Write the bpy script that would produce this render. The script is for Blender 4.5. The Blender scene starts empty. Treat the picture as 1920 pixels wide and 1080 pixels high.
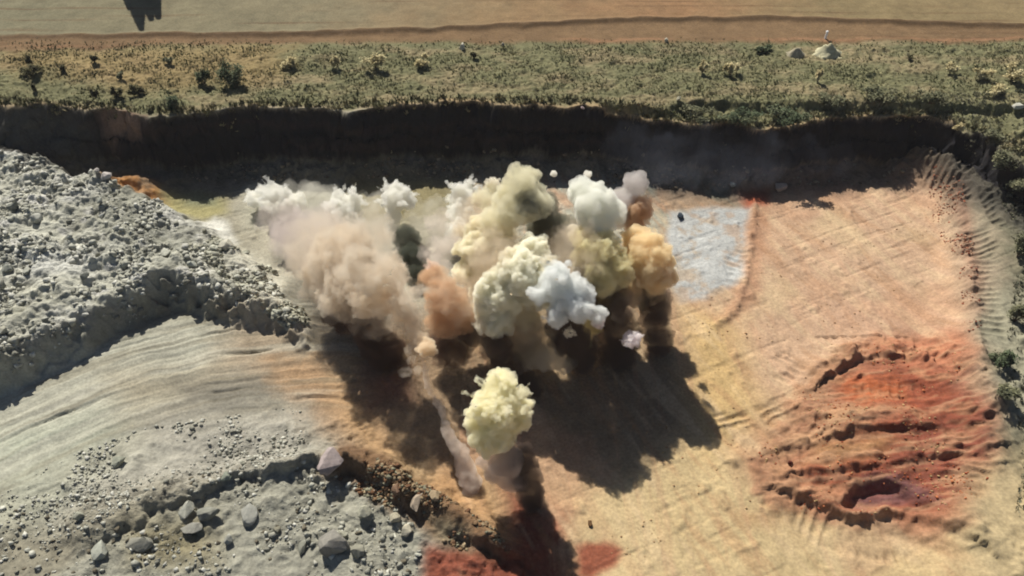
import bpy, bmesh, math, random
import numpy as np
from mathutils import Vector, Matrix, noise as mnoise

# ------------------------------------------------------------------ camera, sky, sun
scene = bpy.context.scene
C = scene.collection
CAM_H = 64.0
PITCH = math.radians(45.0)
HFOV = math.radians(65.0)
cam_d = bpy.data.cameras.new('camera'); cam = bpy.data.objects.new('camera', cam_d); C.objects.link(cam)
cam.location = (0, 0, CAM_H); cam.rotation_euler = (PITCH, 0, 0)
cam_d.sensor_width = 36; cam_d.lens = 18 / math.tan(HFOV / 2); cam_d.clip_end = 9000; cam_d.clip_start = 0.5
scene.camera = cam

SUN_EL = math.radians(47.0)
SH_AZ = math.radians(23.0)            # shadows run towards -Y and lean to +X
SHX, SHY = math.sin(SH_AZ), -math.cos(SH_AZ)
world = bpy.data.worlds.new('World'); scene.world = world; world.use_nodes = True
wn = world.node_tree; bg = wn.nodes['Background']
sky = wn.nodes.new('ShaderNodeTexSky'); sky.sky_type = 'NISHITA'; sky.sun_disc = False
sky.sun_elevation = SUN_EL; sky.sun_rotation = math.atan2(-SHX, -SHY)
sky.air_density = 0.8; sky.dust_density = 0.8
wn.links.new(sky.outputs[0], bg.inputs[0]); bg.inputs[1].default_value = 0.05
sun_d = bpy.data.lights.new('sun', 'SUN'); sun_d.energy = 5.0; sun_d.angle = math.radians(0.5); sun_d.color = (1, .95, .86)
sun = bpy.data.objects.new('sun', sun_d); C.objects.link(sun)
ray = Vector((SHX * math.cos(SUN_EL), SHY * math.cos(SUN_EL), -math.sin(SUN_EL)))
sun.rotation_euler = ray.to_track_quat('-Z', 'Y').to_euler(); sun.location = (-40, 150, 120)
scene.view_settings.view_transform = 'Standard'; scene.view_settings.look = 'None'
scene.view_settings.exposure = 0.52; scene.view_settings.gamma = 1
cy = scene.cycles
cy.use_denoising = True; cy.max_bounces = 16; cy.diffuse_bounces = 3; cy.volume_bounces = 14
cy.transparent_max_bounces = 24; cy.filter_width = 1.9; cy.volume_step_rate = 0.6; cy.volume_max_steps = 200
cy.use_adaptive_sampling = True; cy.adaptive_threshold = 0.02

FPX = 960 / math.tan(HFOV / 2)
CP, SP = math.cos(PITCH), math.sin(PITCH)
def at(u, v, z=0.0):                  # photo pixel + height above the pit floor -> world point
    xc, yc = (u - 960) / FPX, -(v - 540) / FPX
    dx, dy, dz = xc, yc * CP + SP, yc * SP - CP
    t = (z - CAM_H) / dz
    return Vector((dx * t, dy * t, z))
def depth_of(p): return p.y * SP + (CAM_H - p.z) * CP
def px2m(p): return depth_of(p) / FPX

# ------------------------------------------------------------------ noise and fields
RNG = np.random.default_rng(7)
TAB = RNG.random((256, 256)).astype(np.float32)
def vn(x, y, seed=0):
    x = x + seed * 17.31; y = y + seed * 9.77
    xi = np.floor(x); yi = np.floor(y); fx = x - xi; fy = y - yi
    fx = fx * fx * (3 - 2 * fx); fy = fy * fy * (3 - 2 * fy)
    xi = xi.astype(np.int64); yi = yi.astype(np.int64)
    a = TAB[xi & 255, yi & 255]; b = TAB[(xi + 1) & 255, yi & 255]
    c = TAB[xi & 255, (yi + 1) & 255]; d = TAB[(xi + 1) & 255, (yi + 1) & 255]
    return (a * (1 - fx) + b * fx) * (1 - fy) + (c * (1 - fx) + d * fx) * fy
def fbm(x, y, oct=4, seed=0, gain=.5):
    s = 0; a = 1; t = 0; ca, sa = math.cos(.6), math.sin(.6)
    for i in range(oct):
        s = s + a * vn(x, y, seed + i * 3); t += a; a *= gain
        x, y = (x * ca - y * sa) * 2.03, (x * sa + y * ca) * 2.03
    return s / t * 2 - 1              # about -1..1
def sstep(a, b, x):
    t = np.clip((x - a) / (b - a), 0, 1); return t * t * (3 - 2 * t)

CX0, CX1, CY0, CY1, CS = -130, 130, 10, 170, 0.5
cgx = np.arange(CX0, CX1 + CS, CS); cgy = np.arange(CY0, CY1 + CS, CS)
CGX, CGY = np.meshgrid(cgx, cgy)
def sdf_poly(px, z=0.0):
    P = np.array([tuple(at(u, v, z))[:2] for u, v in px]); n = len(P)
    d = np.full(CGX.shape, 1e9); ins = np.zeros(CGX.shape, bool)
    for i in range(n):
        a, b = P[i], P[(i + 1) % n]; e = b - a; L = max(e @ e, 1e-9)
        t = np.clip(((CGX - a[0]) * e[0] + (CGY - a[1]) * e[1]) / L, 0, 1)
        dd = (CGX - a[0] - t * e[0]) ** 2 + (CGY - a[1] - t * e[1]) ** 2
        d = np.minimum(d, dd)
        if abs(e[1]) > 1e-9:
            c = ((a[1] > CGY) != (b[1] > CGY)) & (CGX < e[0] * (CGY - a[1]) / e[1] + a[0]); ins ^= c
    d = np.sqrt(d); return np.where(ins, d, -d)
def sdf_line(px, z=0.0):
    """distance, signed side and arc length on the coarse grid"""
    P = np.array([tuple(at(u, v, z))[:2] for u, v in px])
    best = np.full(CGX.shape, 1e9); S = np.zeros(CGX.shape); sd = np.zeros(CGX.shape); acc = 0
    for i in range(len(P) - 1):
        a, b = P[i], P[i + 1]; e = b - a; L = math.hypot(*e)
        t = np.clip(((CGX - a[0]) * e[0] + (CGY - a[1]) * e[1]) / (L * L), 0, 1)
        dd = np.hypot(CGX - a[0] - t * e[0], CGY - a[1] - t * e[1])
        m = dd < best; best = np.where(m, dd, best); S = np.where(m, acc + t * L, S)
        side = np.sign(e[0] * (CGY - a[1]) - e[1] * (CGX - a[0])); sd = np.where(m, side * dd, sd); acc += L
    return best, sd, S
def samp(F, x, y):
    fx = np.clip((x - CX0) / CS, 0, F.shape[1] - 1.001); fy = np.clip((y - CY0) / CS, 0, F.shape[0] - 1.001)
    i = fx.astype(np.int64); j = fy.astype(np.int64); a = fx - i; b = fy - j
    return (F[j, i] * (1 - a) + F[j, i + 1] * a) * (1 - b) + (F[j + 1, i] * (1 - a) + F[j + 1, i + 1] * a) * b

def axis(lo, hi, step, far_lo, far_hi):
    core = list(np.arange(lo, hi + step, step)); s = step; x = core[-1]; r = []
    while x < far_hi: s *= 1.25; x += s; r.append(x)
    s = step; x = core[0]; l = []
    while x > far_lo: s *= 1.25; x -= s; l.append(x)
    return np.array(l[::-1] + core + r)
AX = axis(-84, 84, 0.17, -3500, 3500); AY = axis(26, 124, 0.135, -400, 6000)
X, Y = np.meshgrid(AX, AY)
X = X.astype(np.float64); Y = Y.astype(np.float64)
w1 = fbm(X * .28, Y * .28, 3, 11); w2 = fbm(X * .28, Y * .28, 3, 23)
w3 = fbm(X * 1.1, Y * 1.1, 3, 31); w4 = fbm(X * 1.1, Y * 1.1, 3, 43)
def warp(big, small): return X + w1 * big + w3 * small, Y + w2 * big + w4 * small
WA = warp(1.1, .35); WB = warp(.5, .2); WC = warp(2.2, .9)

# ------------------------------------------------------------------ landform
RIM = [(-900, 205), (-300, 200), (0, 196), (110, 203), (190, 206), (260, 212), (330, 214),
       (402, 210), (470, 200), (640, 204), (760, 198), (860, 192), (1000, 196), (1140, 196), (1185, 204), (1300, 218), (1440, 224),
       (1530, 212), (1640, 202), (1760, 210), (1840, 234), (1895, 268), (1990, 330), (2300, 520), (2900, 900), (5200, 1200), (9000, -200), (9000, -330), (-7000, -330), (-7000, 205)]
rim = sdf_poly([p if p[1] > -100 else (p[0], -150) for p in RIM], 8.0)
E_UP = [(1120, 186), (1240, 196), (1330, 190), (1500, 192), (1620, 186), (1760, 190), (1860, 192), (2000, 205), (3000, 260), (6000, 0), (6000, -150), (-7000, -150), (-7000, 150), (1000, 165)]
upr = sdf_poly(E_UP, 8.0)
SIDE = [(1735, 285), (1800, 318), (1852, 370), (1875, 450), (1872, 540), (1858, 620), (1855, 700), (1868, 780), (1885, 860), (1860, 960), (1850, 1100), (1850, 1500), (5000, 1500), (5000, 250), (2000, 262)]
side = sdf_poly(SIDE, 3.0)
PILE = [(-900, 250), (-60, 262), (30, 282), (110, 318), (190, 340), (300, 372), (400, 415), (480, 470), (535, 520), (575, 585), (560, 610),
        (480, 582), (400, 556), (350, 545), (300, 545), (240, 572), (170, 610), (90, 655), (0, 700), (-150, 760), (-900, 1000)]
pile = sdf_poly(PILE, 2.2)
BASIN = [(60, 1300), (130, 1085), (215, 1030), (300, 995), (380, 955), (500, 915), (600, 905), (680, 915), (730, 955), (790, 1000), (850, 1035), (940, 1062), (1010, 1080), (1020, 1300)]
basin = sdf_poly(BASIN, -1.6)
BERM = [(150, 985), (300, 950), (420, 915), (560, 880), (660, 868), (740, 905), (820, 950), (900, 1000), (965, 1050)]
berm, berm_sd, berm_s = sdf_line(BERM, 0.6)
ROADL = [(-500, 1000), (-150, 870), (60, 770), (230, 700), (400, 655), (560, 640), (760, 640)]
road, road_sd, road_s = sdf_line(ROADL, 0)
WIND = [(1415, 372), (1412, 430), (1404, 480), (1396, 530), (1380, 590), (1345, 615)]
wind, wind_sd, wind_s = sdf_line(WIND, 0)
EDGE = [(1740, 300), (1788, 380), (1800, 460), (1812, 540), (1815, 620), (1820, 700)]
edge, edge_sd, edge_s = sdf_line(EDGE, .8)
HOLE = [(1590, 925), (1620, 912), (1680, 925), (1725, 960), (1745, 985), (1700, 968), (1600, 968), (1560, 960)]
hole = sdf_poly(HOLE, 0)
REDLINES = [([(1555, 705), (1590, 676), (1640, 668), (1690, 676), (1730, 690)], 1.7), ([(1520, 835), (1600, 816), (1700, 814), (1830, 808)], .9),
            ([(1510, 895), (1580, 880), (1650, 880), (1720, 870), (1830, 866)], .9), ([(1490, 930), (1540, 945), (1600, 968), (1690, 968), (1750, 990), (1800, 1035)], 1.0),
            ([(1735, 700), (1790, 710), (1815, 745), (1850, 795)], 1.1), ([(1430, 800), (1500, 850), (1560, 830)], .5), ([(1660,905),(1760,900),(1830,900)],.5),
            ([(1480,770),(1530,790),(1600,800)],.4), ([(1380,860),(1440,845),(1520,835)],.4), ([(1600,975),(1700,1000),(1780,1040)],.4)]
redl = [(sdf_line(p, 0.3), a) for p, a in REDLINES]

m_rim_w = 2.2 + 3.0 * sstep(-52, -66, X) + 4.5 * sstep(62, 72, X)
s_rim = samp(rim, *WA) + .35 * fbm(X * .8, Y * .3, 3, 5) + .8 * fbm(X * .33, Y * .12, 3, 6)
far = Y > 165
s_rim = np.where(far, 50, s_rim)
cl = np.clip((s_rim + m_rim_w) / m_rim_w, 0, 1)
m_rim = cl ** .85
s_up = np.where(far, 50, samp(upr, *WA)); m_up = sstep(-1.0, .2, s_up)
Z8 = m_rim * (6.9 + 1.1 * np.where(X < 12, sstep(16, 9, X) + (1 - sstep(16, 9, X)) * m_up, m_up))
s_side = samp(side, *WB); m_side = sstep(-6.5, .5, s_side)
Zs = 3.0 * m_side * (Y < 165)
pile_h = 1 - .72 * sstep(-40, -25, X + .9 * (Y - 66) + 3 * w1)
Zp = 3.1 * pile_h * sstep(-.9, 1.5, samp(pile, *WA) * .8 + .6 * w3) * (1 + .25 * w1 + .12 * w3)
pile_in = sstep(-.5, 1.5, samp(pile, *WA))
b_in = sstep(-.5, 1.6, samp(basin, *WA) + .5 * w3)
Zb = -2.6 * b_in
Zb = Zb + 1.6 * np.exp(-(samp(berm, *WA) / 1.5) ** 2) * (1 - .7 * b_in) * (.65 + .35 * sstep(-24, -16, X))
Z = np.maximum(np.maximum(Z8, Zs), Zp + Zb)
# talus at the foot of the wall
foot = np.exp(-((s_rim + m_rim_w) / 1.8) ** 2) * (s_rim < -m_rim_w * .6)
Z += foot * .5 * (1 + w1) * (X > -60)
inwall = sstep(.02, .12, m_rim) * (1 - sstep(.93, 1, m_rim))
# spoil heap that slumped over the wall on the left
hp = at(275, 238, 5)
hd = np.hypot((X - hp.x) / 1.35, Y - hp.y - 1.0) + .9 * w3 + .6 * w1
Z = np.maximum(Z, np.where(hd < 5, 6.6 - 1.9 * hd, -9))
heapm = sstep(4.5, 2.5, hd) * (s_rim < .5)
op_ = at(250, 352, 1); Z += 2.3 * np.exp(-(((X - op_.x) / 4.0) ** 2 + ((Y - op_.y) / 2.4) ** 2)) * (1 + .3 * w3)
# windrow beside the powder patch
Z += .38 * np.exp(-(samp(wind, *WB) / .42) ** 2) * (1 + .7 * w3)
Z += .55 * np.exp(-(samp(edge, *WB) / .8) ** 2) * (1 + .9 * w3)
# pits and cut lines in the red ground
REDP = [(1450, 800), (1480, 740), (1535, 695), (1570, 655), (1640, 640), (1740, 634), (1820, 690), (1862, 790), (1850, 880), (1822, 950), (1812, 1034), (1700, 1006), (1580, 985), (1460, 962), (1410, 925), (1405, 860)]
reds = samp(sdf_poly(REDP), *WA) + .5 * w3
redm = sstep(-1.2, 2.2, reds)
Z += .5 * sstep(-1.2, 2.2, reds) + .8 * sstep(1.0, 7, reds)
for (d, sd, s), a in redl:
    dd = samp(d, *WB); ss = samp(sd, *WB)
    Z += a * .72 * sstep(-.7, .0, ss) * np.exp(-(dd / 2.2) ** 2) * np.clip(.75 + 1.1 * w1 + .5 * w3, 0, 1.5)
Z -= 1.0 * sstep(-.3, .7, samp(hole, *WB) + .35 * w3)
Z += redm * .09 * fbm(X * .3 + Y * .12, Y * 3.4 - X * .25, 3, 75)
Z += redm * (.12 * (1 - np.abs(fbm(X * .9 + Y * .3, Y * 1.6, 4, 78))) + .3 * fbm(X * .18, Y * .7, 4, 77) + .12 * fbm(X * 1.2, Y * 2.4, 3, 79))
# tooth marks of the digger bucket, running away from a cut edge
def teeth(px, z, dmin, dmax, period, amp, skew=0.0, seed=1):
    global Z
    P = [at(u, v, z) for u, v in px]
    bx0 = min(p.x for p in P) - abs(dmax) - 2; bx1 = max(p.x for p in P) + abs(dmax) + 2
    by0 = min(p.y for p in P) - abs(dmax) - 2; by1 = max(p.y for p in P) + abs(dmax) + 2
    i0, i1 = np.searchsorted(AX, [bx0, bx1]); j0, j1 = np.searchsorted(AY, [by0, by1])
    x = X[j0:j1, i0:i1]; y = Y[j0:j1, i0:i1]
    best = np.full(x.shape, 1e9); S = np.zeros(x.shape); D = np.zeros(x.shape); T = np.zeros(x.shape); acc = 0
    for a, b in zip(P[:-1], P[1:]):
        ex, ey = b.x - a.x, b.y - a.y; L = math.hypot(ex, ey)
        tt = ((x - a.x) * ex + (y - a.y) * ey) / (L * L); t = np.clip(tt, 0, 1)
        dd = np.hypot(x - a.x - t * ex, y - a.y - t * ey); m = dd < best
        best = np.where(m, dd, best); S = np.where(m, acc + t * L, S)
        D = np.where(m, np.sign(ex * (y - a.y) - ey * (x - a.x)) * dd, D); acc += L
    n = fbm(x * .5, y * .5, 2, seed)
    ph = (S + skew * D + .35 * n) / period
    prof = np.abs(np.sin(math.pi * ph)) ** .7
    k = vn(np.floor(ph * .5), np.floor(ph * .5) * 0 + seed, seed)
    env = sstep(dmin - .3, dmin + .3, D) * (1 - sstep(dmax * (.55 + .45 * k) - .5, dmax * (.55 + .45 * k) + .3, D))
    env *= sstep(.0, .6, S) * (1 - sstep(acc - .6, acc, S)) * sstep(-.55, .1, fbm(x * .35, y * .35, 2, seed + 5))
    Z[j0:j1, i0:i1] -= amp * env * prof
teeth([(1700, 318), (1770, 372), (1800, 440), (1806, 500)], 1, 0, 4.2, .95, .42, .5, 1)
teeth([(1806, 500), (1812, 560), (1818, 620), (1822, 690)], 1, .3, 3.2, .95, .34, .1, 2)
teeth([(1700, 318), (1770, 372), (1796, 440)], 1.5, 3.6, 8.0, 1.0, .4, .6, 6)
teeth([(1345, 585), (1375, 570), (1400, 540), (1408, 470)], 0, .0, 3.4, .9, .2, -.2, 3)
teeth([(1560, 800), (1500, 770), (1470, 730), (1520, 690)], 0, .0, 4.5, .9, .32, .1, 4)
teeth([(1520, 850), (1450, 830), (1400, 800), (1390, 770)], 0, -.5, 4.0, .9, .3, .3, 5)
teeth([(1730, 1015), (1640, 990), (1560, 975), (1490, 935), (1440, 905)], 0, -.2, 4.0, .9, .32, .15, 7)
teeth([(1800, 760), (1720, 690), (1640, 660), (1560, 680)], 0, -4.0, -.1, .9, .3, .1, 8)
teeth([(1560, 700), (1600, 745), (1700, 770), (1790, 770)], 0, .0, 3.0, .9, .3, .1, 12)
teeth([(1840, 800), (1845, 860), (1838, 920), (1815, 975)], 0, -4.0, .0, .9, .3, .3, 9)
teeth([(620, 700), (640, 760), (700, 840)], 0, .0, 4.0, .9, .1, .1, 10)
# surface roughness by zone
core = ((X > -95) & (X < 95) & (Y > 15) & (Y < 135)).astype(float)
grass_band = sstep(.3, 2.0, s_rim) * (Y < 165) * (1 - sstep(101, 106, Y + (X + 10) * -.02 + w1 * 1.0))
right_veg = sstep(.5, 3.5, s_side) * (Y < 100)
lowl = core * (X < -9) * sstep(1.5, -2, samp(road_sd, X, Y) + 9.5) * (1 - b_in)
rocky = np.clip(pile_in + .45 * lowl * sstep(-.3, .3, w1) + .55 * b_in + .7 * np.exp(-(samp(berm, *WA) / 3.2) ** 2) + foot, 0, 1)
n_big = fbm(X * .22, Y * .22, 4, 51); n_mid = fbm(X * .9, Y * .9, 4, 57); n_fin = fbm(X * 2.6, Y * 2.6, 3, 61)
rid = 1 - np.abs(fbm(X * .55, Y * .55, 4, 65)); rid2 = 1 - np.abs(fbm(X * 1.3, Y * 1.3, 4, 67)); blk = sstep(-.25, .35, fbm(X * .12, Y * .12, 3, 69)); 
Z += core * (rocky * (.75 * n_big + .38 * n_mid + .2 * n_fin + .3 * rid + (.25 + .4 * blk) * rid2 + .25 * blk * sstep(.15, .4, fbm(X * 1.7, Y * 1.7, 2, 70))) + .06 * n_mid + .12 * n_big)
Z += core * grass_band * (.25 * n_mid + .22 * n_fin + .15 * n_big) + core * right_veg * (.55 * n_mid + .2 * n_fin + .5 * n_big)
ri = np.exp(-(samp(road, X, Y) / 9) ** 4) * (1 - pile_in) * (1 - b_in) * (X < -14)
rs, rd = samp(road_s, X, Y), samp(road_sd, X, Y) + .5 * w1
Z += ri * (.22 * fbm(rs * .09, rd * 1.5, 4, 83) - .34 * sstep(.35, .6, fbm(rs * .07, rd * .9, 3, 87)))
sandm = (1 - rocky) * (1 - m_rim) * (1 - ri) * core
tyre = sstep(.25, .5, fbm(X * .07 + Y * .02, X * .5 - Y * 1.1, 3, 94)) + sstep(.25, .5, fbm(Y * .06, X * 1.3 + Y * .25, 3, 96))
Z -= sandm * .07 * tyre * (1 + w3)
Z += sandm * (.05 * fbm((X + .3 * Y) * 1.6, Y * .35, 3, 91) + .04 * n_fin + .16 * sstep(.35, .7, fbm(X * .7, Y * .5, 3, 93)))
# far field: gentle berms and tracks
Z += np.where(Y > 98, .4 * np.exp(-((Y - np.interp(X, [-75, -50, -25, 0, 15, 40, 75], [107.0, 107.4, 108.0, 110.2, 112.2, 112.4, 110.2]) - .5 * w1) / .7) ** 2) * sstep(-90, -40, X), 0) * core
Z += np.where(Y > 165, fbm(X * .01, Y * .01, 3, 97) * 2 * sstep(165, 400, Y), 0)
# undercut roughness on the wall itself
DX = inwall * (.5 * w3 + .25 * n_fin); DY = inwall * (-.8 * fbm(X * .45, Z * .5, 3, 101) - .45 * fbm(X * 1.6, Z * 1.4, 3, 103))
VX, VY = X + DX * core, Y + DY * core

def ground(x, y):
    x = np.asarray(x, float); y = np.asarray(y, float)
    i = np.clip(np.searchsorted(AX, x) - 1, 0, len(AX) - 2); j = np.clip(np.searchsorted(AY, y) - 1, 0, len(AY) - 2)
    a = (x - AX[i]) / (AX[i + 1] - AX[i]); b = (y - AY[j]) / (AY[j + 1] - AY[j])
    return (Z[j, i] * (1 - a) + Z[j, i + 1] * a) * (1 - b) + (Z[j + 1, i] * (1 - a) + Z[j + 1, i + 1] * a) * b
def hit(u, v):                        # where the ray of a photo pixel meets the ground
    z = 0.0
    for k in range(60):
        t = k / 59.; p = at(u, v, 9.5 - t * 12.5)
        if ground(p.x, p.y) >= p.z: return p
    return p

# ------------------------------------------------------------------ soil colours (albedo only)
def lin(c): 
    c = np.array(c, float) / 255; return np.where(c <= .04045, c / 12.92, ((c + .055) / 1.055) ** 2.4)
K = .58
COL = np.empty(X.shape + (3,)); COL[:] = lin((196, 168, 128)) * K
def paint(mask, rgb):
    COL[:] = COL * (1 - mask[..., None]) + (lin(rgb) * K) * mask[..., None]
def zone(px, rgb, w=2.0, z=0.0, W=None, op=1.0, lo=None):
    m = sstep(-w, w, samp(sdf_poly(px, z), *(W or WB))) * op * core
    if lo is not None: m = m * lo
    paint(m, rgb)
zone([(-900, 300), (440, 300), (600, 420), (620, 640), (640, 850), (700, 1100), (700, 1500), (-900, 1500)], (164, 158, 138), 3)
zone([(440, 330), (900, 330), (1250, 380), (1250, 560), (900, 600), (620, 640), (480, 470)], (190, 184, 164), 3)
# right-hand bench, sandy
zone([(1270, 560), (1500, 330), (1800, 330), (1850, 700), (1700, 700), (1500, 760), (1300, 700)], (213, 178, 148), 3, op=.85)
zone([(1340, 350), (1560, 340), (1560, 600), (1400, 700), (1340, 600)], (211, 176, 144), 3, op=.85)
zone([(1050, 960), (1150, 850), (1300, 780), (1420, 900), (1500, 1000), (1800, 1060), (1800, 1400), (1060, 1400)], (214, 190, 144), 4)
zone([(1290, 580), (1380, 600), (1420, 760), (1320, 850), (1270, 700)], (214, 182, 128), 3)
zone([(1530, 560), (1700, 560), (1780, 600), (1700, 640), (1560, 620)], (208, 170, 140), 3)
# strip along the foot of the wall
zone([(440, 300), (900, 300), (1260, 320), (1420, 380), (1260, 420), (900, 420), (470, 420)], (184, 182, 164), 2)
zone([(640, 330), (860, 330), (850, 420), (680, 420)], (150, 140, 104), 2)
zone([(1220, 330), (1360, 350), (1400, 385), (1240, 400)], (128, 134, 118), 1)
zone(PILE, (212, 211, 194), 1.4, 2.6)
patch = core * pile_in
paint(patch * sstep(.05, .45, fbm(X * .14, Y * .2, 4, 231)) * .85, (232, 231, 222)); paint(patch * sstep(.1, .45, fbm(X * .2, Y * .25, 4, 233)) * .7, (166, 164, 148)); paint(patch * sstep(.2, .5, fbm(X * .5, Y * .6, 3, 235)) * .7, (236, 234, 226))
zone([(60, 470), (160, 480), (180, 530), (90, 540), (30, 530)], (226, 226, 216), 1.6, 2.5, op=.85)
zone([(0, 560), (120, 560), (100, 600), (0, 650)], (180, 178, 158), 3, 2.5, op=.7)
zone([(420, 440), (530, 500), (570, 590), (450, 560), (380, 470)], (218, 214, 196), 2.5, 1.4, op=.8)
zone([(180, 350), (280, 380), (360, 440), (330, 500), (200, 470)], (164, 164, 148), 3, 2.5, op=.6)
zone([(186, 322), (235, 318), (300, 332), (316, 352), (304, 378), (262, 372), (205, 360)], (196, 142, 86), .9, 1.6, lo=.55 + .45 * sstep(-.3, .2, n_mid))
zone([(305, 345), (420, 350), (425, 385), (390, 402), (320, 396), (295, 372)], (172, 164, 112), 1.2, 1.2, op=.85)
zone([(335, 348), (400, 352), (405, 372), (345, 372)], (128, 134, 112), 1.2, 1.0, op=.8)
zone([(368, 412), (398, 396), (425, 402), (445, 440), (420, 446), (380, 430)], (226, 224, 212), .8, 1.2)
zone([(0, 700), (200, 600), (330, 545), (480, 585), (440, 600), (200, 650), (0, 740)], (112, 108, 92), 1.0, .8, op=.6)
zone([(-300, 830), (0, 700), (200, 640), (330, 595), (480, 600), (540, 640), (480, 700), (200, 790), (0, 900), (-300, 1000)], (190, 188, 170), 2)
zone([(430, 590), (560, 610), (620, 680), (540, 720), (400, 700)], (172, 152, 126), 3, op=.8)
zone([(0, 820), (200, 780), (280, 850), (120, 960), (0, 980)], (190, 198, 176), 3, op=.6)
zone([(200, 700), (420, 690), (380, 740), (230, 770)], (166, 152, 124), 3, op=.6)
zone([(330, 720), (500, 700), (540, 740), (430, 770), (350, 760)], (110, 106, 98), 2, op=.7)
zone([(505, 680), (600, 655), (640, 700), (720, 810), (740, 870), (640, 850), (570, 800), (525, 740)], (184, 150, 114), 2.2, W=WC, op=.85)
zone([(620, 700), (700, 780), (780, 880), (720, 880), (660, 800)], (200, 164, 120), 1.5, op=.7)
zone([(840, 800), (900, 900), (960, 1040), (880, 980), (800, 930), (820, 860)], (196, 156, 112), 1.5)
zone([(300, 780), (560, 760), (640, 850), (560, 900), (300, 930), (100, 980), (200, 860)], (184, 180, 166), 3)
zone([(100, 830), (260, 800), (300, 860), (160, 940), (0, 1000), (0, 930)], (188, 186, 168), 3, op=.6)
zone(BASIN, (172, 170, 154), 1.2, -1.6)
zone([(250, 1010), (400, 990), (420, 1080), (260, 1080)], (150, 138, 100), 2, -1.6, op=.7)
zone([(800, 1046), (960, 1062), (1010, 1070), (1020, 1300), (790, 1300)], (154, 90, 70), .9, -2.2)
zone([(640, 830), (690, 850), (800, 915), (900, 985), (970, 1040), (940, 1058), (840, 1030), (740, 965), (640, 905), (600, 900)], (122, 92, 68), .9, .3, op=.85)
zone([(800, 970), (880, 1000), (880, 1035), (820, 1010)], (140, 132, 108), .8, .5, op=.8)
trk = ri * sstep(.1, .5, fbm(rs * .07, rd * 1.3, 3, 87)); paint(trk * .55, (132, 124, 104)); paint(ri * sstep(.15, .5, fbm(rs * .05, rd * .8, 3, 89)) * .5, (204, 200, 182))
# red soil under the tallest shadow and the round patch beside it
zone([(930, 900), (970, 920), (1075, 960), (1080, 1300), (985, 1300), (955, 990)], (140, 78, 60), 1.6)
zone([(1080, 1020), (1140, 1012), (1168, 1030), (1160, 1060), (1110, 1085), (1078, 1080)], (182, 92, 62), .6)
zone([(690, 690), (760, 690), (770, 750), (700, 760)], (150, 66, 50), 2)
zone([(600, 600), (860, 560), (1250, 560), (1300, 800), (1180, 900), (960, 900), (800, 880), (690, 780)], (138, 116, 96), 3, op=.7)
# red dig on the right
paint(core * sstep(-.5, .6, reds), (182, 138, 106))
zone([(1560, 690), (1600, 655), (1720, 625), (1800, 650), (1825, 700), (1800, 760), (1620, 800), (1560, 750)], (184, 124, 94), 2.4)
zone([(1440, 760), (1530, 690), (1620, 660), (1600, 720), (1500, 800), (1400, 900), (1370, 850)], (182, 142, 110), 2, op=.7)
zone([(1570, 720), (1700, 700), (1790, 740), (1850, 800), (1855, 880), (1820, 950), (1770, 990), (1620, 980), (1500, 930), (1490, 880), (1600, 800)], (160, 90, 66), 2.2)
zone([(1600, 770), (1700, 790), (1560, 830), (1440, 860), (1500, 820)], (196, 160, 122), 1.2, op=.7)
zone([(1520, 850), (1640, 835), (1700, 850), (1600, 875), (1500, 885)], (178, 140, 96), 1.2, op=.8)
zone([(1580, 715), (1680, 722), (1690, 760), (1620, 775), (1570, 750)], (196, 112, 72), 1, op=.9)
zone([(1700, 810), (1840, 800), (1850, 880), (1800, 960), (1700, 940), (1640, 890)], (142, 84, 68), 2, op=.7)
zone([(1380, 960), (1500, 960), (1440, 990), (1390, 985)], (180, 140, 100), 1.2, op=.7)
zone(HOLE, (138, 94, 90), .6, -1.2)
zone([(1660, 640), (1800, 630), (1830, 700), (1760, 720), (1690, 690)], (204, 138, 104), 2.2, op=.55)
rn = fbm(X * .5, Y * 1.1, 4, 241)
paint(redm * sstep(.05, .45, rn) * .5, (198, 152, 114)); paint(redm * sstep(.1, .5, -rn) * .4, (128, 74, 58)); paint(redm * sstep(.05, .4, fbm(X * .25, Y * 2.2 - X * .2, 4, 251)) * .5, (204, 160, 124))
# scraped streaks on the sandy bench
sm = core * sandm * (X > -5) * (1 - redm)
st1 = fbm((X * .35 + Y * .1), (Y * .12 - X * .5) * .5 + X * 1.9, 4, 243); st2 = fbm(X * .9 + Y * .45, Y * .16, 4, 245)
paint(sm * sstep(.05, .45, st2) * .45, (228, 200, 160)); paint(sm * sstep(.08, .5, -st2) * .45, (184, 142, 104)); paint(sm * sstep(.1, .5, st1) * .3, (202, 158, 124))
paint(sm * sstep(.2, .5, fbm(X * .11, Y * .11, 4, 247)) * .5, (208, 164, 130)); paint(sm * sstep(.2, .5, fbm(X * .1, Y * .1, 4, 249)) * .4, (214, 190, 148))
zone([(1080, 1020), (1140, 1012), (1168, 1030), (1160, 1060), (1110, 1085), (1078, 1080)], (164, 98, 74), .5)
zone([(1255, 395), (1405, 388), (1400, 450), (1392, 520), (1330, 556), (1285, 570), (1250, 520)], (197, 198, 194), .7, W=WB, lo=.45 + .55 * sstep(-.5, .1, n_mid + .6 * n_big))
zone([(1385, 362), (1440, 356), (1440, 385), (1395, 388)], (196, 108, 76), .8)
zone([(1405, 400), (1440, 392), (1425, 560), (1380, 610), (1350, 600), (1395, 530)], (188, 140, 108), .8, op=.6)
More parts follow.
